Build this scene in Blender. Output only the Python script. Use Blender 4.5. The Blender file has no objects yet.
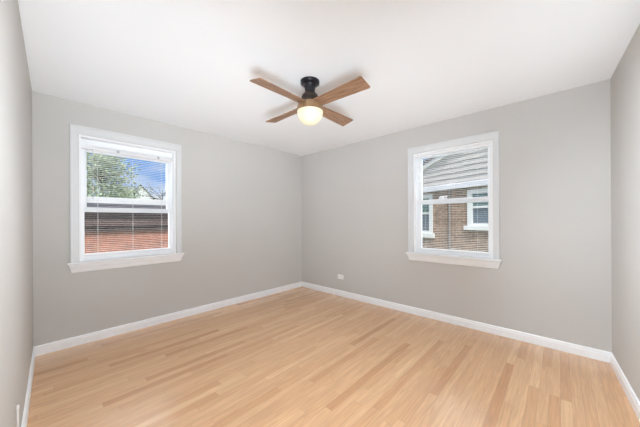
import bpy, bmesh, math, random
from mathutils import Vector, Matrix
random.seed(7)
COL = bpy.context.scene.collection
SC = bpy.context.scene

# ------------------------------------------------------------------ camera
CAMZ = 1.24
ROLL = -0.3
F = 258.0
cd = bpy.data.cameras.new('camera'); cam = bpy.data.objects.new('camera', cd); COL.objects.link(cam)
cam.location = (0, 0, CAMZ); cam.rotation_euler = Vector((0, 1, 0)).to_track_quat('-Z', 'Y').to_euler(); cam.rotation_euler = (cam.rotation_euler.to_matrix() @ Matrix.Rotation(math.radians(ROLL), 3, 'Z')).to_euler()
cd.sensor_width = 36; cd.lens = F / 640 * 36
cd.shift_y = (220 - 213.5) / 640
cd.clip_start = 0.02; cd.clip_end = 500
SC.camera = cam

# ------------------------------------------------------------------ world / sky
w = bpy.data.worlds.new('sky'); SC.world = w; w.use_nodes = True
nt = w.node_tree; nt.nodes.clear()
def N(t, typ, **k):
    n = t.nodes.new(typ)
    for a, b in k.items():
        if a.startswith('i_'): n.inputs[a[2:].replace('_', ' ')].default_value = b
        else: setattr(n, a, b)
    return n
SKY_LOW, SKY_HIGH = 1.0, 1.6
tc = N(nt, 'ShaderNodeTexCoord')
mp = N(nt, 'ShaderNodeMapping'); mp.inputs['Scale'].default_value = (1.5, 1.5, 4.5); mp.inputs['Location'].default_value = (0.35, 0.2, 0.15)
nz = N(nt, 'ShaderNodeTexNoise'); nz.inputs['Scale'].default_value = 1.6; nz.inputs['Detail'].default_value = 6
cr = N(nt, 'ShaderNodeValToRGB'); cr.color_ramp.elements[0].position = 0.47; cr.color_ramp.elements[1].position = 0.60
cr.color_ramp.elements[0].color = (0.17, 0.40, 0.86, 1); cr.color_ramp.elements[1].color = (0.86, 0.92, 1.0, 1)
sp = N(nt, 'ShaderNodeSeparateXYZ')
mr = N(nt, 'ShaderNodeMapRange'); mr.inputs['From Min'].default_value = 0.36; mr.inputs['From Max'].default_value = 0.62
mr.inputs['To Min'].default_value = SKY_LOW; mr.inputs['To Max'].default_value = SKY_HIGH
bg = N(nt, 'ShaderNodeBackground'); wo = N(nt, 'ShaderNodeOutputWorld')
L = nt.links.new
L(tc.outputs['Generated'], mp.inputs['Vector']); L(mp.outputs[0], nz.inputs['Vector']); L(nz.outputs[0], cr.inputs[0])
mz = N(nt, 'ShaderNodeMix', data_type='RGBA'); mw = N(nt, 'ShaderNodeMapRange'); mw.inputs['From Min'].default_value = 0.36; mw.inputs['From Max'].default_value = 0.55
L(sp.outputs['Z'], mw.inputs['Value']); L(mw.outputs[0], mz.inputs['Factor']); L(cr.outputs[0], mz.inputs['A']); mz.inputs['B'].default_value = (0.97, 0.98, 1, 1)
L(mz.outputs['Result'], bg.inputs['Color']); L(tc.outputs['Generated'], sp.inputs[0]); L(sp.outputs['Z'], mr.inputs['Value'])
L(mr.outputs[0], bg.inputs['Strength']); L(bg.outputs[0], wo.inputs['Surface'])

# sun: high behind the house, never falls through the two windows
sd = bpy.data.lights.new('sun', 'SUN'); so = bpy.data.objects.new('sun', sd); COL.objects.link(so)
sd.energy = 5.0; sd.angle = math.radians(12); sd.color = (1, 0.95, 0.88)
so.rotation_euler = (math.radians(42), 0, math.radians(4))

# ------------------------------------------------------------------ room plan
H = 2.44
C1 = Vector((-2.64, 2.37)); C2 = Vector((-0.347, 4.84)); C3 = Vector((2.50, 2.215)); C4 = Vector((0.275, -0.44))
CEN = Vector((-0.05, 2.25))

# rectangular area lamp turned to a target, for the added fill light
def area(name, loc, target, sx, sy, power, color, spread=180):
    d = bpy.data.lights.new(name, 'AREA'); o = bpy.data.objects.new(name, d); COL.objects.link(o)
    d.shape = 'RECTANGLE'; d.size = sx; d.size_y = sy; d.energy = power; d.color = color; d.spread = math.radians(spread)
    o.location = loc
    o.rotation_euler = (Vector(target) - Vector(loc)).to_track_quat('-Z', 'Y').to_euler()
    return o
LCOL = (0.82, 0.91, 1.0)
# added fill lamps without fixtures behind the camera, aimed at floor and ceiling
area('room_fill', (0.14, -0.12, 1.30), (-0.10, 3.2, 0.0), 0.42, 1.6, 20, LCOL, 100)
area('ceiling_fill', (0.13, -0.13, 0.55), (-0.10, 3.9, 2.44), 0.42, 0.95, 13, LCOL, 60)
area('ceiling_fill_left', (0.14, -0.10, 0.50), (-1.9, 2.5, 2.44), 0.4, 0.8, 12, LCOL, 60)
area('ceiling_fill_right', (0.2, -0.10, 0.50), (1.9, 2.2, 2.44), 0.4, 0.8, 7, LCOL, 60)
# added fill lamps above the view, no fixtures; brighten near walls and floor
area('wall_fill_left', (0.35, 0.95, 2.3), (-1.7, 1.10, 1.1), 0.3, 0.3, 5, LCOL, 70)
area('wall_fill_right', (-0.1, 0.95, 2.3), (1.95, 1.20, 1.1), 0.3, 0.3, 13, LCOL, 70)
area('overhead_fill', (0.10, 1.05, 2.41), (0.10, 1.06, 0), 0.8, 0.4, 9, LCOL, 140)
# unseen area lamps added outside each window, high and sideways, to boost daylight
def outside_fill(name, a, b, u, d, w_, z, sx, sy, power):
    t = (b - a).normalized(); n = Vector((-t.y, t.x)); p = a + t * (u + d) + n * w_; q = a + t * u
    area(name, (p.x, p.y, z), (q.x, q.y, 1.5), sx, sy, power, (0.93, 0.97, 1.0))
outside_fill('high_fill_left', C1, C2, .76, 0, 2.6, 3.3, 2.2, 1.0, 110)
outside_fill('high_fill_right', C2, C3, 2.58, 0, 2.6, 3.3, 2.2, 1.0, 110)
outside_fill('side_fill_left', C1, C2, .76, -1.25, 3.4, 1.9, 1.3, 1.6, 170)
outside_fill('side_fill_right', C2, C3, 2.58, .70, 3.4, 1.9, 1.3, 1.6, 90)

SC.view_settings.view_transform = 'Standard'
try: SC.view_settings.look = 'None'
except Exception: pass
SC.view_settings.gamma = 1; SC.view_settings.use_curve_mapping = False
SC.view_settings.exposure = 0.05
SC.cycles.use_denoising = True
SC.cycles.max_bounces = 12; SC.cycles.diffuse_bounces = 8; SC.cycles.transparent_max_bounces = 24
SC.cycles.sample_clamp_indirect = 6

# ------------------------------------------------------------------ materials
def mat(name, color=(.8, .8, .8), rough=.5, metal=0, spec=.5, coat=0, emis=None, es=0):
    m = bpy.data.materials.new(name); m.use_nodes = True
    p = m.node_tree.nodes['Principled BSDF']
    p.inputs['Base Color'].default_value = (*color, 1); p.inputs['Roughness'].default_value = rough
    p.inputs['Metallic'].default_value = metal; p.inputs['Specular IOR Level'].default_value = spec
    p.inputs['Coat Weight'].default_value = coat
    if emis: p.inputs['Emission Color'].default_value = (*emis, 1); p.inputs['Emission Strength'].default_value = es
    return m
def vary(m, scale, lo, hi, detail=4, stretch=(1, 1, 1), bump=0, bscale=None):
    """procedural mottling between two colours + optional fine bump"""
    t = m.node_tree; p = t.nodes['Principled BSDF']
    c = N(t, 'ShaderNodeTexCoord'); g = N(t, 'ShaderNodeMapping'); g.inputs['Scale'].default_value = stretch
    n = N(t, 'ShaderNodeTexNoise'); n.inputs['Scale'].default_value = scale; n.inputs['Detail'].default_value = detail
    r = N(t, 'ShaderNodeValToRGB'); r.color_ramp.elements[0].position = .35; r.color_ramp.elements[1].position = .65
    r.color_ramp.elements[0].color = (*lo, 1); r.color_ramp.elements[1].color = (*hi, 1)
    l = t.links.new
    l(c.outputs['Object'], g.inputs[0]); l(g.outputs[0], n.inputs['Vector']); l(n.outputs[0], r.inputs[0]); l(r.outputs[0], p.inputs['Base Color'])
    if bump:
        n2 = N(t, 'ShaderNodeTexNoise'); n2.inputs['Scale'].default_value = bscale or scale; n2.inputs['Detail'].default_value = 3
        b = N(t, 'ShaderNodeBump'); b.inputs['Strength'].default_value = bump; b.inputs['Distance'].default_value = .002
        l(g.outputs[0], n2.inputs['Vector']); l(n2.outputs[0], b.inputs['Height']); l(b.outputs[0], p.inputs['Normal'])
    return m
M = {}
M['wall'] = vary(mat('wall_paint', rough=.75, spec=.3), 1.3, (.555, .54, .515), (.57, .555, .53), bump=.08, bscale=160)
M['ceiling'] = vary(mat('ceiling_paint', rough=.9, spec=.2), 1.1, (.865, .885, .90), (.875, .895, .91), bump=.08, bscale=120)
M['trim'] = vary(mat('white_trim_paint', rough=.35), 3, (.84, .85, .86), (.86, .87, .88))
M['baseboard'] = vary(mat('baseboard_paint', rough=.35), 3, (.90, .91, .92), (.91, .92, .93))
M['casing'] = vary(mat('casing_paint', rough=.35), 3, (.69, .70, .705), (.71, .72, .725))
M['vinyl'] = vary(mat('white_sash', rough=.5), 3, (.90, .91, .92), (.92, .93, .94))
M['slat'] = mat('blind_slat_white', (.86, .86, .87), .4)
M['cord'] = mat('cord_white', (.8, .8, .8), .7)
M['wand'] = mat('clear_plastic_wand', (.55, .57, .58), .25)
M['greymetal'] = mat('grey_clip', (.5, .51, .52), .4, .6)
M['black'] = vary(mat('black_bronze_metal', rough=.3, metal=.35), 20, (.008, .008, .012), (.016, .015, .02))
M['motor'] = vary(mat('oil_rubbed_bronze', rough=.42, metal=.5), 14, (.035, .025, .02), (.055, .038, .03))
M['collar'] = vary(mat('brushed_bronze', rough=.45, metal=.35), 14, (.26, .155, .08), (.34, .21, .11), stretch=(1, 1, 8))
M['globe'] = mat('opal_glass_lit', (.60, .56, .44), .3, emis=(1.0, .84, .46), es=.36)
M['blade'] = vary(mat('walnut_blade', rough=.45), 9, (.17, .09, .052), (.37, .215, .13), detail=7, stretch=(.7, 9, 4))
M['outlet'] = mat('outlet_plastic', (.86, .85, .84), .35)
M['slot'] = mat('outlet_slot', (.12, .12, .12), .6)

def glass():
    m = bpy.data.materials.new('window_glass'); m.use_nodes = True; t = m.node_tree; t.nodes.clear()
    o = N(t, 'ShaderNodeOutputMaterial'); a = N(t, 'ShaderNodeBsdfTransparent'); a.inputs[0].default_value = (.965, .975, .975, 1)
    b = N(t, 'ShaderNodeBsdfGlossy'); b.inputs['Roughness'].default_value = .02
    f = N(t, 'ShaderNodeFresnel'); f.inputs[0].default_value = 1.25; x = N(t, 'ShaderNodeMixShader')
    t.links.new(f.outputs[0], x.inputs[0]); t.links.new(a.outputs[0], x.inputs[1]); t.links.new(b.outputs[0], x.inputs[2]); t.links.new(x.outputs[0], o.inputs[0])
    return m
M['glass'] = glass()
M['darkglass'] = mat('neighbour_glass', (.13, .17, .21), .08, spec=.9)
M['greenglass'] = mat('neighbour_upper_glass', (.10, .17, .16), .08, spec=.9)

def floor_mat():
    m = bpy.data.materials.new('oak_strip_floor'); m.use_nodes = True; t = m.node_tree; p = t.nodes['Principled BSDF']; l = t.links.new
    c = N(t, 'ShaderNodeTexCoord'); s = N(t, 'ShaderNodeSeparateXYZ'); l(c.outputs['Object'], s.inputs[0])
    def ma(op, a, b=None, c_=None):
        n = N(t, 'ShaderNodeMath', operation=op)
        for i, v in enumerate((a, b, c_)):
            if v is None: continue
            if isinstance(v, (int, float)): n.inputs[i].default_value = v
            else: l(v, n.inputs[i])
        return n.outputs[0]
    W = 0.0572
    rv = ma('DIVIDE', s.outputs['Y'], W); row = ma('FLOOR', rv); fv = ma('FRACT', rv)
    wn = N(t, 'ShaderNodeTexWhiteNoise', noise_dimensions='1D'); l(row, wn.inputs['W'])
    ln = ma('MULTIPLY_ADD', wn.outputs['Value'], .55, .75)           # strip length by row
    off = ma('MULTIPLY', wn.outputs['Value'], 37.3)
    ru = ma('ADD', ma('DIVIDE', s.outputs['X'], ln), off); pl = ma('FLOOR', ru); fu = ma('FRACT', ru)
    cx = N(t, 'ShaderNodeCombineXYZ'); l(row, cx.inputs[0]); l(pl, cx.inputs[1])
    w2 = N(t, 'ShaderNodeTexWhiteNoise', noise_dimensions='2D'); l(cx.outputs[0], w2.inputs['Vector'])
    r = N(t, 'ShaderNodeValToRGB'); e = r.color_ramp.elements
    pal = FLOORPAL
    e[0].position = pal[0][0]; e[0].color = (*pal[0][1], 1); e[1].position = pal[-1][0]; e[1].color = (*pal[-1][1], 1)
    for q, col in pal[1:-1]:
        k = e.new(q); k.color = (*col, 1)
    l(w2.outputs['Value'], r.inputs[0])
    # grain, shifted for every strip
    g = N(t, 'ShaderNodeCombineXYZ')
    l(ma('MULTIPLY_ADD', w2.outputs['Value'], 31., ma('MULTIPLY', s.outputs['X'], 1.6)), g.inputs[0])
    l(ma('MULTIPLY_ADD', row, 3.7, ma('MULTIPLY', s.outputs['Y'], 26.)), g.inputs[1])
    n1 = N(t, 'ShaderNodeTexNoise'); n1.inputs['Scale'].default_value = 1.7; n1.inputs['Detail'].default_value = 6; n1.inputs['Distortion'].default_value = 1.6
    l(g.outputs[0], n1.inputs['Vector'])
    gr = N(t, 'ShaderNodeMapRange'); gr.inputs['From Min'].default_value = .3; gr.inputs['From Max'].default_value = .7
    gr.inputs['To Min'].default_value = .84; gr.inputs['To Max'].default_value = 1.09; l(n1.outputs[0], gr.inputs['Value'])
    # seams between strips
    ev = ma('MINIMUM', fv, ma('SUBTRACT', 1, fv)); eu = ma('MULTIPLY', ma('MINIMUM', fu, ma('SUBTRACT', 1, fu)), 14)
    ed = ma('MINIMUM', ev, eu)
    sr = N(t, 'ShaderNodeMapRange'); sr.inputs['From Min'].default_value = 0; sr.inputs['From Max'].default_value = .03
    sr.inputs['To Min'].default_value = .74; sr.inputs['To Max'].default_value = 1; l(ed, sr.inputs['Value'])
    f = ma('MULTIPLY', gr.outputs[0], sr.outputs[0])
    mx = N(t, 'ShaderNodeVectorMath', operation='SCALE'); l(r.outputs[0], mx.inputs[0]); l(f, mx.inputs['Scale'])
    l(mx.outputs[0], p.inputs['Base Color'])
    p.inputs['Roughness'].default_value = .25; p.inputs['Specular IOR Level'].default_value = .5
    p.inputs['Coat Weight'].default_value = .6; p.inputs['Coat Roughness'].default_value = .16
    b = N(t, 'ShaderNodeBump'); b.inputs['Strength'].default_value = .25; b.inputs['Distance'].default_value = .0006
    l(sr.outputs[0], b.inputs['Height']); l(b.outputs[0], p.inputs['Normal'])
    return m
FLOORPAL = [(0, (0.545, 0.288, 0.139)), (0.04, (0.6, 0.335, 0.168)), (0.12, (0.649, 0.376, 0.197)), (0.5, (0.676, 0.402, 0.216)), (0.88, (0.703, 0.427, 0.235)), (1, (0.741, 0.464, 0.259))]
M['floor'] = floor_mat()

def brick_mat(name, c1, c2, mortar, scale=1.0, bw=.215, bh=.075, ms=.010):
    m = bpy.data.materials.new(name); m.use_nodes = True; t = m.node_tree; p = t.nodes['Principled BSDF']; l = t.links.new
    c = N(t, 'ShaderNodeTexCoord'); s = N(t, 'ShaderNodeSeparateXYZ'); l(c.outputs['Object'], s.inputs[0])
    a = N(t, 'ShaderNodeMath', operation='ADD'); l(s.outputs['X'], a.inputs[0]); l(s.outputs['Y'], a.inputs[1])
    cb = N(t, 'ShaderNodeCombineXYZ'); l(a.outputs[0], cb.inputs[0]); l(s.outputs['Z'], cb.inputs[1])
    b = N(t, 'ShaderNodeTexBrick'); b.inputs['Scale'].default_value = scale; b.inputs['Brick Width'].default_value = bw; b.inputs['Row Height'].default_value = bh
    b.inputs['Mortar Size'].default_value = ms; b.inputs['Color1'].default_value = (*c1, 1); b.inputs['Color2'].default_value = (*c2, 1); b.inputs['Mortar'].default_value = (*mortar, 1)
    l(cb.outputs[0], b.inputs['Vector'])
    n = N(t, 'ShaderNodeTexNoise'); n.inputs['Scale'].default_value = 5.5; n.inputs['Detail'].default_value = 5; l(c.outputs['Object'], n.inputs['Vector'])
    r = N(t, 'ShaderNodeMapRange'); r.inputs['From Min'].default_value = .3; r.inputs['From Max'].default_value = .7; r.inputs['To Min'].default_value = .7; r.inputs['To Max'].default_value = 1.3
    l(n.outputs[0], r.inputs['Value'])
    x = N(t, 'ShaderNodeVectorMath', operation='SCALE'); l(b.outputs['Color'], x.inputs[0]); l(r.outputs[0], x.inputs['Scale']); l(x.outputs[0], p.inputs['Base Color'])
    p.inputs['Roughness'].default_value = .85
    u = N(t, 'ShaderNodeBump'); u.invert = True; u.inputs['Distance'].default_value = .006; u.inputs['Strength'].default_value = .6; l(b.outputs['Fac'], u.inputs['Height']); l(u.outputs[0], p.inputs['Normal'])
    return m
M['brick_red'] = brick_mat('red_brick', (.29, .105, .062), (.33, .125, .08), (.34, .18, .13))
M['brick_brown'] = brick_mat('brown_brick', (.20, .118, .078), (.30, .20, .142), (.31, .27, .24))
M['shingle'] = brick_mat('dark_shingle', (.012, .008, .007), (.12, .082, .072), (.012, .008, .008), bw=9.0, bh=.2, ms=.03)
M['shingle_grey'] = brick_mat('grey_shingle', (.04, .042, .05), (.07, .073, .08), (.03, .03, .035), bw=.3, bh=.1, ms=.012)
M['ridge'] = vary(mat('slate_ridge', rough=.7), 6, (.018, .02, .03), (.028, .031, .044))
for k_ in ('shingle', 'shingle_grey'): M[k_].node_tree.nodes['Principled BSDF'].inputs['Specular IOR Level'].default_value = .1
M['siding'] = vary(mat('greige_siding', rough=.6), 2, (.43, .415, .41), (.47, .455, .45))
M['exttrim'] = vary(mat('exterior_white', rough=.5), 2, (.58, .60, .615), (.64, .66, .675))
M['soffit'] = vary(mat('soffit_white', rough=.5), 2, (.56, .57, .64), (.62, .63, .69))
M['gutter'] = mat('gutter_grey', (.22, .23, .25), .5)
M['farwall'] = vary(mat('far_siding', rough=.7), .5, (.75, .76, .78), (.8, .81, .83))
M['farwall2'] = vary(mat('far_stucco', rough=.8), .5, (.45, .40, .36), (.5, .45, .4))
M['leaf'] = vary(mat('leaf_green', rough=.6), .9, (.20, .29, .17), (.42, .50, .34))
M['leaf2'] = vary(mat('leaf_dark', rough=.6), .9, (.035, .07, .045), (.09, .14, .08))
M['bark'] = vary(mat('bark', rough=.9), 3, (.06, .05, .045), (.12, .10, .09), stretch=(4, 4, 1))
M['grass'] = vary(mat('lawn', rough=.9), 4, (.06, .11, .035), (.12, .17, .06))
M['facade'] = M['brick_brown']

# ------------------------------------------------------------------ mesh helpers
def box(bm, x0, x1, y0, y1, z0, z1):
    vs = [bm.verts.new((x, y, z)) for x in (x0, x1) for y in (y0, y1) for z in (z0, z1)]
    for f in ((0, 1, 3, 2), (4, 6, 7, 5), (0, 4, 5, 1), (2, 3, 7, 6), (0, 2, 6, 4), (1, 5, 7, 3)):
        bm.faces.new([vs[i] for i in f])
def prism(bm, pts, vec):
    """closed polygon pts (3D) swept by vec"""
    v = Vector(vec); a = [bm.verts.new(p) for p in pts]; b = [bm.verts.new(Vector(p) + v) for p in pts]
    n = len(pts); bm.faces.new(a); bm.faces.new(b[::-1])
    for i in range(n): bm.faces.new((a[i], b[i], b[(i + 1) % n], a[(i + 1) % n]))
def tube(bm, pts, r, seg=8):
    pts = [Vector(p) for p in pts]; rs = r if isinstance(r, (list, tuple)) else [r] * len(pts); rings = []
    for i, p in enumerate(pts):
        d = (pts[min(i + 1, len(pts) - 1)] - pts[max(i - 1, 0)]).normalized()
        s = d.orthogonal().normalized() if not rings else (side - d * side.dot(d)).normalized()
        side = s; q = d.cross(s)
        rings.append([bm.verts.new(p + (s * math.cos(2 * math.pi * k / seg) + q * math.sin(2 * math.pi * k / seg)) * rs[i]) for k in range(seg)])
    for a, b in zip(rings, rings[1:]):
        for k in range(seg): bm.faces.new((a[k], a[(k + 1) % seg], b[(k + 1) % seg], b[k]))
    bm.faces.new(rings[0][::-1]); bm.faces.new(rings[-1])
def lathe(bm, prof, seg=48, c=(0, 0)):
    rings = []
    for r, z in prof:
        rings.append([bm.verts.new((c[0], c[1], z))] if r < 1e-6 else [bm.verts.new((c[0] + r * math.cos(2 * math.pi * k / seg), c[1] + r * math.sin(2 * math.pi * k / seg), z)) for k in range(seg)])
    for a, b in zip(rings, rings[1:]):
        for k in range(seg):
            A = a if len(a) == 1 else (a[k], a[(k + 1) % seg]); B = b if len(b) == 1 else (b[(k + 1) % seg], b[k])
            if len(a) == 1 and len(b) == 1: continue
            bm.faces.new(tuple(a if len(a) == 1 else A) + tuple(b if len(b) == 1 else B))
def obj(name, bm, m, parent=None, bevel=0, smooth=False, loc=None, rotz=None):
    bmesh.ops.recalc_face_normals(bm, faces=bm.faces)
    me = bpy.data.meshes.new(name); bm.to_mesh(me); bm.free()
    o = bpy.data.objects.new(name, me); COL.objects.link(o)
    if isinstance(m, str): m = M[m]
    me.materials.append(m)
    if parent: o.parent = parent
    if loc: o.location = loc
    if rotz is not None: o.rotation_euler = (0, 0, rotz)
    if bevel:
        b = o.modifiers.new('bevel', 'BEVEL'); b.width = bevel; b.segments = 2; b.limit_method = 'ANGLE'; b.angle_limit = .6
    if smooth:
        me.polygons.foreach_set('use_smooth', [True] * len(me.polygons)); me.update()
        try: me.set_sharp_from_angle(angle=.7)
        except Exception: pass
    return o
def B(): return bmesh.new()
def boxes(*bs):
    bm = B()
    for b in bs: box(bm, *b)
    return bm
def empty(name, loc, rotz=0):
    o = bpy.data.objects.new(name, None); COL.objects.link(o); o.location = loc; o.rotation_euler = (0, 0, rotz); o.empty_display_size = .1; return o
def tag(o, label, cat, group=None):
    o['label'] = label; o['category'] = cat
    if group: o['group'] = group
    return o
def struct(o, label=None):
    o['kind'] = 'structure'
    if label: o['label'] = label
    return o
def ang(a, b): return math.atan2(b.y - a.y, b.x - a.x)
def frame(a, b):
    t = (b - a).normalized(); return t, Vector((-t.y, t.x))

# ------------------------------------------------------------------ room shell
TW = .16
WIN = dict(z0=.80, z1=2.107); DZL, DZR = .010, -.010
def wall(name, a, b, openings, label, ext0=.2, ext1=.2):
    ln = (b - a).length; bm = B(); x = -ext0
    for (u0, u1, z0, z1) in openings:
        box(bm, x, u0, 0, TW, 0, H)
        if z0 > 0: box(bm, u0, u1, 0, TW, 0, z0)
        box(bm, u0, u1, 0, TW, z1, H); x = u1
    box(bm, x, ln + ext1, 0, TW, 0, H)
    bmesh.ops.remove_doubles(bm, verts=bm.verts, dist=1e-5)
    return struct(obj(name, bm, 'wall', loc=(a.x, a.y, 0), rotz=ang(a, b)), label)
wall('wall_left', C1, C2, [(.312, 1.209, WIN['z0'] + DZL, WIN['z1'] + DZL)], 'light greige wall with the left window', 0, .1)
wall('wall_right', C2, C3, [(2.142, 3.021, WIN['z0'] + DZR, WIN['z1'] + DZR)], 'light greige wall with the right window and low outlet', .1, .1)
wall('wall_near_right', C3, C4, [], 'greige wall at the right edge of the photo', 0, 0)
wall('wall_near_left', C4, C1, [], 'greige wall at the left edge of the photo', .1, .1)
fl_ang = ang(C1, C2)
def poly_obj(name, m, z0, z1, label, off=.2):
    ctr = (C1 + C2 + C3 + C4) / 4; bm = B()
    R = Matrix.Rotation(-fl_ang, 2)
    pts = []
    cs = [C1, C2, C3, C4]
    for i, c in enumerate(cs):
        n1 = frame(cs[i - 1], c)[1]; n2 = frame(c, cs[(i + 1) % 4])[1]; k = (n1 + n2) / (1 + n1.dot(n2))
        q = R @ (c + k * off * .7); pts.append((q.x, q.y, z0))
    prism(bm, pts, (0, 0, z1 - z0))
    return struct(obj(name, bm, m, rotz=fl_ang), label)
poly_obj('floor', 'floor', -.15, 0, 'natural oak strip floor with satin finish')
poly_obj('ceiling', 'ceiling', H, H + .15, 'flat white ceiling')

def baseboard(name, i, label):
    cs = [C1, C2, C3, C4]; a, b = cs[i], cs[(i + 1) % 4]; t, n = frame(a, b); ln = (b - a).length
    # mitre slopes at both ends
    def cut(p, q, r):
        t1 = (q - p).normalized(); t2 = (r - q).normalized(); turn = math.atan2(t1.x * t2.y - t1.y * t2.x, t1.dot(t2)); return math.tan(abs(turn) / 2)
    k0 = cut(cs[i - 1], a, b); k1 = cut(a, b, cs[(i + 2) % 4])
    prof = [(0, 0), (-.015, 0), (-.015, .062), (-.012, .066), (-.012, .079), (-.008, .087), (0, .090)]
    bm = B(); A_ = [bm.verts.new((-w_ * k0, w_, z)) for w_, z in prof]; B_ = [bm.verts.new((ln + w_ * k1, w_, z)) for w_, z in prof]
    bm.faces.new(A_); bm.faces.new(B_[::-1]); m_ = len(prof)
    for k in range(m_): bm.faces.new((A_[k], B_[k], B_[(k + 1) % m_], A_[(k + 1) % m_]))
    return struct(obj(name, bm, 'baseboard', loc=(a.x, a.y, 0), rotz=ang(a, b)), label)
baseboard('baseboard_left', 0, 'white baseboard under the left window')
baseboard('baseboard_right', 1, 'white baseboard under the right window')
baseboard('baseboard_near_right', 2, 'white baseboard at the right edge')
baseboard('baseboard_near_left', 3, 'white baseboard at the left edge')

# ------------------------------------------------------------------ windows (local frame: x along wall, y outward, z up)
def window(name, a, b, u0, u1, cu0, cu1, rails, label, lock=None):
    """rails: upper glass top, upper bottom rail (z0,z1), lower top rail (z0,z1), lower glass bottom"""
    r = struct(empty(name, (a.x, a.y, DZL if a == C1 else DZR), ang(a, b)), label)
    z0, z1 = WIN['z0'], WIN['z1']; ct = 2.192
    # casing: flat boards with a raised outer band, reaching the stool
    bm = B()
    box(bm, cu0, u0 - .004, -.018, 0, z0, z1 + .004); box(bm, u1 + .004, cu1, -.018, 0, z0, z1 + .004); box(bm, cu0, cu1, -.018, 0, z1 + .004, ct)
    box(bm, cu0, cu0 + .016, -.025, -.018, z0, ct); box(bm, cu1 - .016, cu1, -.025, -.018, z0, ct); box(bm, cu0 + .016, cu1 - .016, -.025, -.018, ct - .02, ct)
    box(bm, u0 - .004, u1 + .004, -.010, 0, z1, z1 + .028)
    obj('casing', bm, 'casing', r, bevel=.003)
    # jambs and head lining
    bm = B(); D = TW
    box(bm, u0, u0 + .02, 0, D, z0 + .02, z1 - .02); box(bm, u1 - .02, u1, 0, D, z0 + .02, z1 - .02); box(bm, u0, u1, 0, D, z1 - .02, z1)
    box(bm, u0 + .02, u0 + .034, .078, .086, z0 + .02, z1 - .02); box(bm, u1 - .034, u1 - .02, .078, .086, z0 + .02, z1 - .02)
    obj('jamb', bm, 'vinyl', r, bevel=.002)
    obj('outer_sill', boxes((u0 - .02, u1 + .02, .045, TW + .04, z0 - .005, z0 + .02)), 'exttrim', r)
    # stool with rounded nose + apron with mitred returns
    bm = B(); prism(bm, [(cu0 - .02, y, z) for y, z in ((.045, z0), (.045, z0 + .02), (-.046, z0 + .02), (-.052, z0 + .014), (-.052, z0 + .004), (-.046, z0 - .002), (0, z0 - .002))], (cu1 - cu0 + .04, 0, 0))
    obj('stool', bm, 'trim', r)
    bm = B(); zt, zb = z0 - .002, .716
    pr = [(-.002, zt), (-.036, zt), (-.034, zt - .018), (-.024, zt - .045), (-.018, zb + .006), (-.012, zb), (-.002, zb)]
    va = [bm.verts.new((cu0 + (.0 if z > zb + .01 else .0) + (zt - z) * .28 - .012, y, z)) for y, z in pr]
    vb = [bm.verts.new((cu1 - (zt - z) * .28 + .012, y, z)) for y, z in pr]
    bm.faces.new(va); bm.faces.new(vb[::-1])
    for k in range(len(pr)): bm.faces.new((va[k], vb[k], vb[(k + 1) % len(pr)], va[(k + 1) % len(pr)]))
    obj('apron', bm, 'trim', r)
    ugt, (ub0, ub1), (lt0, lt1), lgb, (gu0, gu1), (gl0, gl1) = rails
    def sash(nm, y0, y1, x0, x1, ga, gb, zb0, zb1, zt0, zt1, drop=0):
        s = obj(nm, boxes((x0, ga, y0, y1, zb0 - drop, zt1), (gb, x1, y0, y1, zb0 - drop, zt1), (ga, gb, y0, y1, zb0, zb1), (ga, gb, y0, y1, zt0, zt1)), 'vinyl', r, bevel=.003)
        ym = (y0 + y1) / 2
        obj('window_pane', boxes((ga - .005, gb + .005, ym - .002, ym + .002, zb1 - .005, zt0 + .005)), 'glass', s)
        return s
    up = sash('upper_sash', .088, .12, u0 + .02, u1 - .02, gu0, gu1, ub0, ub1, ugt, z1 - .02, max(0, ub0 - lt1 + .02))
    lo = sash('lower_sash', .046, .078, u0 + .02, u1 - .02, gl0, gl1, z0 + .02, lgb, lt0, lt1)
    # cam lock standing on the meeting rail
    if lock:
        bm = B(); um = lock
        box(bm, um - .045, um + .045, .048, .076, lt1, lt1 + .012); tube(bm, [(um - .01, .062, lt1 + .012), (um - .01, .062, lt1 + .030)], .018, 16)
        prism(bm, [(um - .05, .054, lt1 + .020), (um + .05, .054, lt1 + .026), (um + .05, .054, lt1 + .036), (um - .03, .054, lt1 + .036)], (0, .014, 0))
        obj('sash_lock', bm, 'vinyl', lo, bevel=.001)
    return r
window('window_1', C1, C2, .312, 1.209, .247, 1.268,
       (1.957, (1.425, 1.490), (1.325, 1.377), .893, (.379, 1.131), (.357, 1.142)), 'white double hung window of the left wall, sky outside', None)
window('window_2', C2, C3, 2.142, 3.021, 2.077, 3.078,
       (2.045, (1.445, 1.505), (1.445, 1.503), .880, (2.222, 2.957), (2.228, 2.968)), 'white double hung window of the right wall, brick house outside', 2.49)

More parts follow.
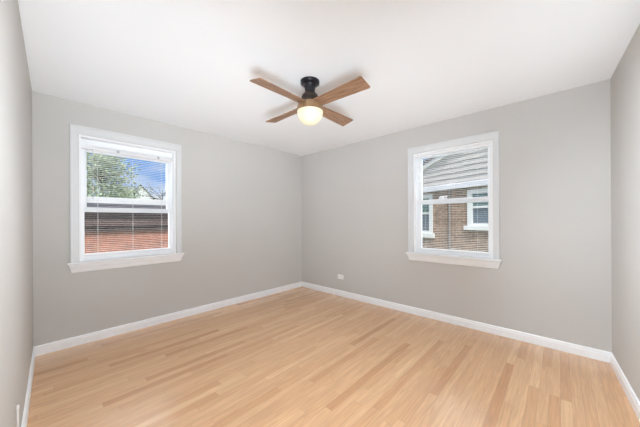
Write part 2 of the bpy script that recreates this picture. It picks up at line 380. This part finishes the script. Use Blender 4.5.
# window blinds: hung inside the frame, lowered, slats open
def blind(a, b, u0, u1, head, tail, cords, pitch, tilt, label, wand_u, wand_z, clips):
    r = tag(empty('window_blind', (a.x, a.y, DZL if a == C1 else DZR), ang(a, b)), label, 'blind', 'mini blinds in the two windows')
    yc = .022; hw = .0125
    hr = obj('headrail', boxes((u0 + .0, u1 - .0, yc - .013, yc + .015, head, head + .03)), 'slat', r, bevel=.002)
    bm = B(); z = tail + .024; ca, sa = math.cos(tilt), math.sin(tilt)
    while z < head - .008:
        prof = []
        for k in range(5):
            s = -1 + k / 2; cy = hw * s; cz = .0005 * (1 - s * s); prof.append((yc + cy * ca - cz * sa, z + cy * sa + cz * ca))
        pts = prof + [(y, q - .0004) for y, q in prof[::-1]]
        prism(bm, [(u0 + .026, y, q) for y, q in pts], (u1 - u0 - .052, 0, 0)); z += pitch
    obj('slats', bm, 'slat', r)
    obj('bottom_rail', boxes((u0 + .022, u1 - .022, yc - .012, yc + .012, tail, tail + .015)), 'slat', r, bevel=.003)
    for c in cords:
        bm = B()
        for dy in (-hw - .0008, hw + .0008): tube(bm, [(c, yc + dy, tail + .01), (c, yc + dy, head)], (.0007 if wand_u else .0005), 6)
        obj('ladder_cord', bm, 'cord', r)
    if wand_u:
        bm = B(); tube(bm, [(wand_u, yc - .022, head - .0), (wand_u, yc - .024, wand_z)], .003, 8); tube(bm, [(wand_u, yc - .012, head + .012), (wand_u, yc - .022, head - .002)], .002, 6)
        obj('tilt_wand', bm, 'wand', r)
    for c in clips:
        obj('hanging_bracket', boxes((c - .012, c + .012, yc - .016, yc - .012, head + .006, head + .024), (c - .012, c + .012, yc - .016, yc + .01, head + .03, head + .033)), 'greymetal', hr)
    return r
blind(C1, C2, .332, 1.189, 1.972, .872, (.46, .765, 1.055), .0205, math.radians(0), 'white horizontal mini blind in the left window, slats open onto sky and trees', .42, 1.46, (.63, 1.02))
blind(C2, C3, 2.162, 3.001, 2.055, .858, (2.29, 2.87), .0205, math.radians(0), 'white horizontal mini blind in the right window, slats open onto the brick house', None, 0, ())

# ------------------------------------------------------------------ outlet, cord
t, n = frame(C2, C3)
o = tag(empty('wall_outlet', (C2.x + t.x * .925, C2.y + t.y * .925, .31), ang(C2, C3)), 'small white electrical outlet mounted sideways low on the right wall', 'outlet')
obj('cover_plate', boxes((-.058, .058, -.006, 0, -.036, .036)), 'outlet', o, bevel=.003)
for s in (-1, 1):
    bm = B(); box(bm, s * .024 - .016, s * .024 + .016, -.009, -.006, -.014, .014)
    q = obj('receptacle', bm, 'outlet', o, bevel=.004)
    bm = B(); box(bm, s * .024 - .007, s * .024 + .003, -.0096, -.009, .005, .007); box(bm, s * .024 - .007, s * .024 + .003, -.0096, -.009, -.007, -.005)
    tube(bm, [(s * .024 + .009, -.009, 0), (s * .024 + .009, -.0096, 0)], .0025, 10)
    obj('slot', bm, 'slot', q)
bm = B(); tube(bm, [(0, -.006, 0), (0, -.0075, 0)], .003, 10); obj('screw', bm, 'outlet', o)

# thin white cord hanging on the near left wall
t, n = frame(C4, C1); pc = Vector((-.18, 0)) ; uc = (Vector((-1.182 * 1.24, 1.24)) - C4).dot(t)
o = tag(empty('hanging_cord', (C4.x + t.x * uc, C4.y + t.y * uc, 0), ang(C4, C1)), 'thin white cord on the left wall just above the baseboard', 'cord')
bm = B(); tube(bm, [(0, -.006, .112), (.002, -.006, .2), (-.002, -.007, .28), (.004, -.006, .34)], .004, 8); obj('cable', bm, 'outlet', o, smooth=True)
bm = B(); tube(bm, [(.004, -.006, .335), (.006, -.006, .352)], .006, 10); obj('plug_end', bm, 'outlet', o)

# ------------------------------------------------------------------ ceiling fan
FC = Vector((-.081, 2.235)); fan = tag(empty('ceiling_fan', (FC.x, FC.y, H)), 'four-blade walnut ceiling fan with black mount and glowing round light', 'ceiling fan')
def fz(prof): return [(r, z - H) for r, z in prof]
bm = B(); lathe(bm, fz([(0, 2.44), (.083, 2.44), (.084, 2.432), (.082, 2.420), (.074, 2.412), (.058, 2.405), (.050, 2.395), (.047, 2.38), (0, 2.38)])); obj('canopy', bm, 'black', fan, smooth=True)
bm = B(); lathe(bm, fz([(0, 2.39), (.044, 2.39), (.044, 2.335), (0, 2.335)]), 40); obj('neck', bm, 'black', fan, smooth=True)
for k in range(2):
    a = math.radians(20 + 180 * k); bm = B(); tube(bm, [(.074 * math.cos(a), .074 * math.sin(a), 2.418 - H), (.088 * math.cos(a), .088 * math.sin(a), 2.421 - H)], .005, 12); obj('mounting_screw', bm, 'greymetal', fan)
bm = B(); lathe(bm, fz([(0, 2.340), (.046, 2.340), (.054, 2.332), (.066, 2.320), (.073, 2.304), (.075, 2.288), (.075, 2.284), (.071, 2.281), (.071, 2.276), (.078, 2.274), (.080, 2.148), (.080, 2.238), (.07, 2.232), (0, 2.232)])); obj('motor_housing', bm, 'motor', fan, smooth=True)
bm = B(); lathe(bm, fz([(0, 2.250), (.078, 2.250), (.098, 2.245), (.107, 2.232), (.112, 2.214), (.113, 2.198), (.111, 2.176), (.107, 2.176), (.105, 2.205), (0, 2.205)])); obj('light_collar', bm, 'collar', fan, smooth=True)
bm = B(); gc, gr = 2.176, .1125
prof = [(.106, gc + .006)] + [(gr * math.cos(math.radians(a)), gc + gr * .98 * math.sin(math.radians(a))) for a in range(0, -90, -6)] + [(0, gc - gr * .98)]
lathe(bm, fz(prof)); obj('globe_shade', bm, 'globe', fan, smooth=True)
PITCH = math.radians(13)
def blade_bm():
    bm = B(); out = []
    R0, R1, w0, w1 = .066, .562, .050, .068
    def ring(z):
        pts = [(R0, -w0 * .7), (R0 + .03, -w0), (R1 - .01, -w1), (R1, -w1 + .008), (R1, w1 - .008), (R1 - .01, w1), (R0 + .03, w0), (R0, w0 * .7)]
        return [bm.verts.new((x, y, z)) for x, y in pts]
    a = ring(-.004); b = ring(.004); m_ = len(a); bm.faces.new(a); bm.faces.new(b[::-1])
    for k in range(m_): bm.faces.new((a[k], b[k], b[(k + 1) % m_], a[(k + 1) % m_]))
    bmesh.ops.rotate(bm, verts=bm.verts, cent=(0, 0, 0), matrix=Matrix.Rotation(-PITCH, 3, 'X'))
    return bm
b0 = None
for k in range(4):
    if b0 is None:
        b0 = obj('fan_blade', blade_bm(), 'blade', fan, bevel=.0015); q = b0
    else:
        q = b0.copy(); COL.objects.link(q); q.parent = fan
    q.location = (0, 0, 2.234 - H); q.rotation_euler = (0, 0, math.radians(48 + 90 * k))

# ------------------------------------------------------------------ outside
GZ = -.9
bm = B(); box(bm, -160, 160, -60, 220, GZ - .3, GZ); struct(obj('ground', bm, 'grass'), 'lawn outside the house')

def uw(a, b, u, w_):
    t, n = frame(a, b); p = a + t * u + n * w_; return p
# garage beyond the left window (local frame of wall_left)
g = tag(empty('garage', (*uw(C1, C2, 0, 4.0), GZ), ang(C1, C2)), 'low red brick garage with dark shingle roof outside the left window', 'garage')
zt = 1.06 - GZ; zr = 1.84 - GZ
bm = B(); box(bm, -4.5, 8, 0, .2, 0, zt); box(bm, -4.5, 8, 5.8, 6.0, 0, zt); box(bm, -4.5, -4.3, .2, 5.8, 0, zt); box(bm, 7.8, 8, .2, 5.8, 0, zt); obj('brick_wall', bm, 'brick_red', g)
for x in (-4.5, 7.8):
    bm = B(); prism(bm, [(x, 0, zt), (x, 6, zt), (x, 3, zr)], (.2, 0, 0)); obj('gable_end', bm, 'brick_red', g)
bm = B(); s_ = (zr - zt) / 3
prism(bm, [(-4.7, -.04, zt - .04 * s_), (-4.7, 3, zr), (-4.7, 6.12, zt - .12 * s_), (-4.7, 6.12, zt - .12 * s_ + .06), (-4.7, 3, zr + .06), (-4.7, -.04, zt - .04 * s_ + .06)], (12.9, 0, 0)); obj('shingle_roof', bm, 'shingle', g)
bm = B(); prism(bm, [(-4.7, 1.7, zr - 1.3 * s_ + .06), (-4.7, 3, zr + .065), (-4.7, 3.2, zr + .01), (-4.7, 3.2, zr + .06), (-4.7, 3, zr + .11), (-4.7, 1.7, zr - 1.3 * s_ + .09)], (12.9, 0, 0)); obj('ridge_flashing', bm, 'ridge', g)
bm = B(); box(bm, -4.7, 8.2, -.065, -.04, zt - .06, zt + .03); obj('gutter', bm, 'shingle', g)

# brick house beyond the right window; local frame through the facade
NA = Vector((4.205, 7.0)); NB = NA + Vector((.463, -.886)).normalized()
hs = tag(empty('brick_house', (NA.x, NA.y, GZ), ang(NA, NB)), 'brown brick house with light siding gable outside the right window', 'house')
def nz_(z): return z - GZ
bt, st = 2.12, 2.30
wl = (-3.1, -1.34, .80, 2.05); wr = (-.2, 1.10, 1.06, 2.05)     # window trims incl. frame u0,u1,z0,z1
bm = B(); EL, ER = -3.75, 9.0
box(bm, EL, ER, 0, .3, 0, nz_(.62))
box(bm, EL, wl[0], 0, .3, nz_(.62), nz_(bt)); box(bm, wl[1], wr[0], 0, .3, nz_(.62), nz_(bt)); box(bm, wr[1], ER, 0, .3, nz_(.62), nz_(bt))
box(bm, wl[0], wl[1], 0, .3, nz_(.62), nz_(wl[2] - .15)); box(bm, wl[0], wl[1], 0, .3, nz_(wl[3]), nz_(bt))
box(bm, wr[0], wr[1], 0, .3, nz_(.62), nz_(wr[2] - .12)); box(bm, wr[0], wr[1], 0, .3, nz_(wr[3]), nz_(bt))
box(bm, EL, EL + .3, .3, 8, 0, nz_(bt)); box(bm, ER - .3, ER, .3, 8, 0, nz_(bt)); box(bm, EL + .3, ER - .3, 7.7, 8, 0, nz_(bt))
obj('brick_wall', bm, 'brick_brown', hs)
# gable siding as lapped boards
bm = B(); z = st; APX = (EL + ER) / 2; SL = .32; APZ = 2.14 + (APX - EL) * SL
while z < APZ - .05:
    e0 = EL + (z - 2.14) / SL; e1 = ER - (z - 2.14) / SL
    prism(bm, [(e0, -.045, nz_(z)), (e0, -.012, nz_(z + .15)), (e0, .1, nz_(z + .15)), (e0, .1, nz_(z))], (e1 - e0, 0, 0)); z += .15
obj('gable_siding', bm, 'siding', hs)
bm = B(); prism(bm, [(EL - .1, -.12, nz_(bt - .015)), (EL - .1, -.14, nz_(bt)), (EL - .1, -.14, nz_(st - .05)), (EL - .1, -.12, nz_(st - .03)), (EL - .1, .1, nz_(st + .02)), (EL - .1, .1, nz_(bt)), (EL - .1, -.02, nz_(bt))], (ER - EL + .2, 0, 0)); obj('eave_soffit', bm, 'soffit', hs)
def rake(x0, z0, x1, z1):
    bm = B(); prism(bm, [(x0, -.14, nz_(z0)), (x1, -.14, nz_(z1)), (x1, -.14, nz_(z1 + .13)), (x0, -.14, nz_(z0 + .13))], (0, .03, 0))
    prism(bm, [(x0, -.11, nz_(z0)), (x1, -.11, nz_(z1)), (x1, -.11, nz_(z1 + .02)), (x0, -.11, nz_(z0 + .02))], (0, .1, 0))
    obj('rake_board', bm, 'exttrim', hs)
rake(EL - .4, 2.17 - .4 * SL, APX, 2.17 + (APX - EL) * SL); rake(ER + .4, 2.17 - .4 * SL, APX, 2.17 + (APX - EL) * SL)
bm = B(); x0, x1 = EL - .45, ER + .45; zb = 2.17 - .45 * SL + .13; za = zb + (APX - x0) * SL
prism(bm, [(x0, -.18, nz_(zb)), (APX, -.18, nz_(za)), (x1, -.18, nz_(zb)), (x1, -.18, nz_(zb + .09)), (APX, -.18, nz_(za + .09)), (x0, -.18, nz_(zb + .09))], (0, 8.8, 0)); obj('roof', bm, 'shingle_grey', hs)
def nwin(u0, u1, z0, z1, rail, sillh):
    f_ = obj('window_frame', boxes((u0, u0 + .13, -.03, .05, nz_(z0), nz_(z1)), (u1 - .13, u1, -.03, .05, nz_(z0), nz_(z1)), (u0 + .13, u1 - .13, -.03, .05, nz_(z1 - .12), nz_(z1)),
          (u0 + .13, u1 - .13, -.02, .05, nz_(z0), nz_(z0 + .07)), (u0 + .13, u1 - .13, -.01, .05, nz_(rail), nz_(rail + .06))), 'exttrim', hs, bevel=.004)
    obj('window_sill', boxes((u0 - .07, u1 + .07, -.09, .05, nz_(z0 - sillh), nz_(z0))), 'exttrim', f_, bevel=.006)
    obj('lower_pane', boxes((u0 + .13, u1 - .13, .025, .03, nz_(z0 + .07), nz_(rail))), 'darkglass', f_)
    obj('upper_pane', boxes((u0 + .13, u1 - .13, .025, .03, nz_(rail + .06), nz_(z1 - .12))), 'greenglass', f_)
nwin(*wl, 1.41, .15); nwin(*wr, 1.535, .12)
bm = B(); tube(bm, [(-.72, -.05, 0), (-.72, -.05, nz_(bt))], .018, 10); obj('conduit_pipe', bm, 'gutter', hs)

# trees and far houses beyond the garage
def tree(name, px, depth, top, crown_r, crown_h, label, cat='tree', leaves=2600, leafm='leaf', ls=.09, group=None, gaps=.35):
    X = (px - 320) / F * depth
    r = tag(empty(name, (X, depth, GZ)), label, cat, group)
    ht = top - GZ; bm = B(); trunk_h = ht * .55
    tube(bm, [(0, 0, -.1), (.05, 0, trunk_h * .5), (0, .05, trunk_h), (.05, 0, ht * .85)], [.16, .12, .09, .02], 8)
    tips = []
    for k in range(26):
        a = random.uniform(0, 6.283); z0_ = random.uniform(.28, .78) * ht; L_ = crown_r * random.uniform(.6, 1.0); up_ = random.uniform(.15, .5) * crown_h * .5
        mid = (math.cos(a) * L_ * .5, math.sin(a) * L_ * .5, z0_ + up_ * .6); end = (math.cos(a) * L_, math.sin(a) * L_, min(z0_ + up_, ht * .97))
        tube(bm, [(0, 0, z0_), mid, end], [.04, .024, .008], 5); tips.append(end)
        for j in range(3):
            q = [e + random.uniform(-.4, .4) * crown_r * .6 for e in end]; q[2] = min(max(q[2], z0_), ht)
            tube(bm, [mid, q], [.014, .005], 4); tips.append(q)
    obj('trunk', bm, 'bark', r)
    bm = B(); cz = ht - crown_h / 2
    clumps = []
    for k in range(60):
        v = Vector((random.gauss(0, 1), random.gauss(0, 1), random.gauss(0, 1))).normalized() * random.uniform(.35, 1) ** .6
        clumps.append((v.x * crown_r, v.y * crown_r, cz + v.z * crown_h / 2))
    for k in range(leaves):
        c = random.choice(clumps if random.random() > gaps else tips); s = crown_r * .16
        p = Vector((c[0] + random.gauss(0, s), c[1] + random.gauss(0, s), c[2] + random.gauss(0, s)))
        d = Vector((random.gauss(0, 1), random.gauss(0, 1), random.gauss(0, 1))).normalized(); e = d.orthogonal().normalized(); q = ls * random.uniform(.6, 1.2)
        vs = [bm.verts.new(p + x) for x in (-d * q, e * q * .5, d * q, -e * q * .5)]
        bm.faces.new(vs)
    obj('foliage', bm, leafm, r); return r
tree('leafy_tree', 101, 15.5, 5.6, 1.75, 4.6, 'pale green leafy tree filling the left of the left window', leaves=5200, ls=.10, group='leafy trees beyond the garage')
tree('leafy_tree', 62, 21, 5.6, 2.0, 4.8, 'leafy tree furthest left beyond the brick garage', leaves=4200, ls=.10, group='leafy trees beyond the garage')
tree('shrub_tree', 122, 22, 3.7, 1.2, 3.6, 'short bushy tree right of the tall leafy tree', leaves=2400, ls=.12)
tree('bare_tree', 162, 27, 5.4, 2.3, 4.5, 'sparse twiggy tree at the right of the left window', leaves=260, ls=.10, gaps=.9, group='bare trees beyond the garage')
tree('bare_tree', 186, 38, 5.2, 2.6, 4.6, 'sparse twiggy tree behind the right window frame edge', leaves=300, ls=.12, gaps=.9, group='bare trees beyond the garage')
def far_house(px, depth, wd, eave, ridge, label, wm, rm):
    X = (px - 320) / F * depth; r = tag(empty('house', (X, depth, GZ), math.radians(38)), label, 'house'); h2 = wd / 2
    e = eave - GZ; g_ = ridge - GZ
    bm = B(); prism(bm, [(-h2, -h2, 0), (h2, -h2, 0), (h2, -h2, e), (0, -h2, g_), (-h2, -h2, e)], (0, wd * 1.3, 0)); obj('wall', bm, wm, r)
    bm = B(); o_ = .4; k = (g_ - e) / h2
    prism(bm, [(-h2 - o_, -h2 - o_, e - o_ * k), (0, -h2 - o_, g_ + .02), (h2 + o_, -h2 - o_, e - o_ * k), (h2 + o_, -h2 - o_, e - o_ * k + .25), (0, -h2 - o_, g_ + .27), (-h2 - o_, -h2 - o_, e - o_ * k + .25)], (0, wd * 1.3 + 2 * o_, 0)); obj('roof', bm, rm, r)
    for i in (-1, 1):
        bm = B(); box(bm, i * h2 * .45 - .5, i * h2 * .45 + .5, -h2 - .05, -h2 + .02, e * .55, e * .55 + 1.6); obj('window', bm, 'darkglass', r)
far_house(140, 60, 4.6, 6.6, 9.2, 'distant pale gabled house beyond the garage roof', 'farwall', 'shingle_grey')
far_house(166, 78, 7.0, 4.2, 6.3, 'distant tan house right of the pale gabled house', 'farwall2', 'shingle_grey')
tree('dark_evergreen', 418, 22, 6.6, 2.6, 6.0, 'dark evergreen behind the neighbouring gable', leaves=3800, leafm='leaf2', ls=.14)
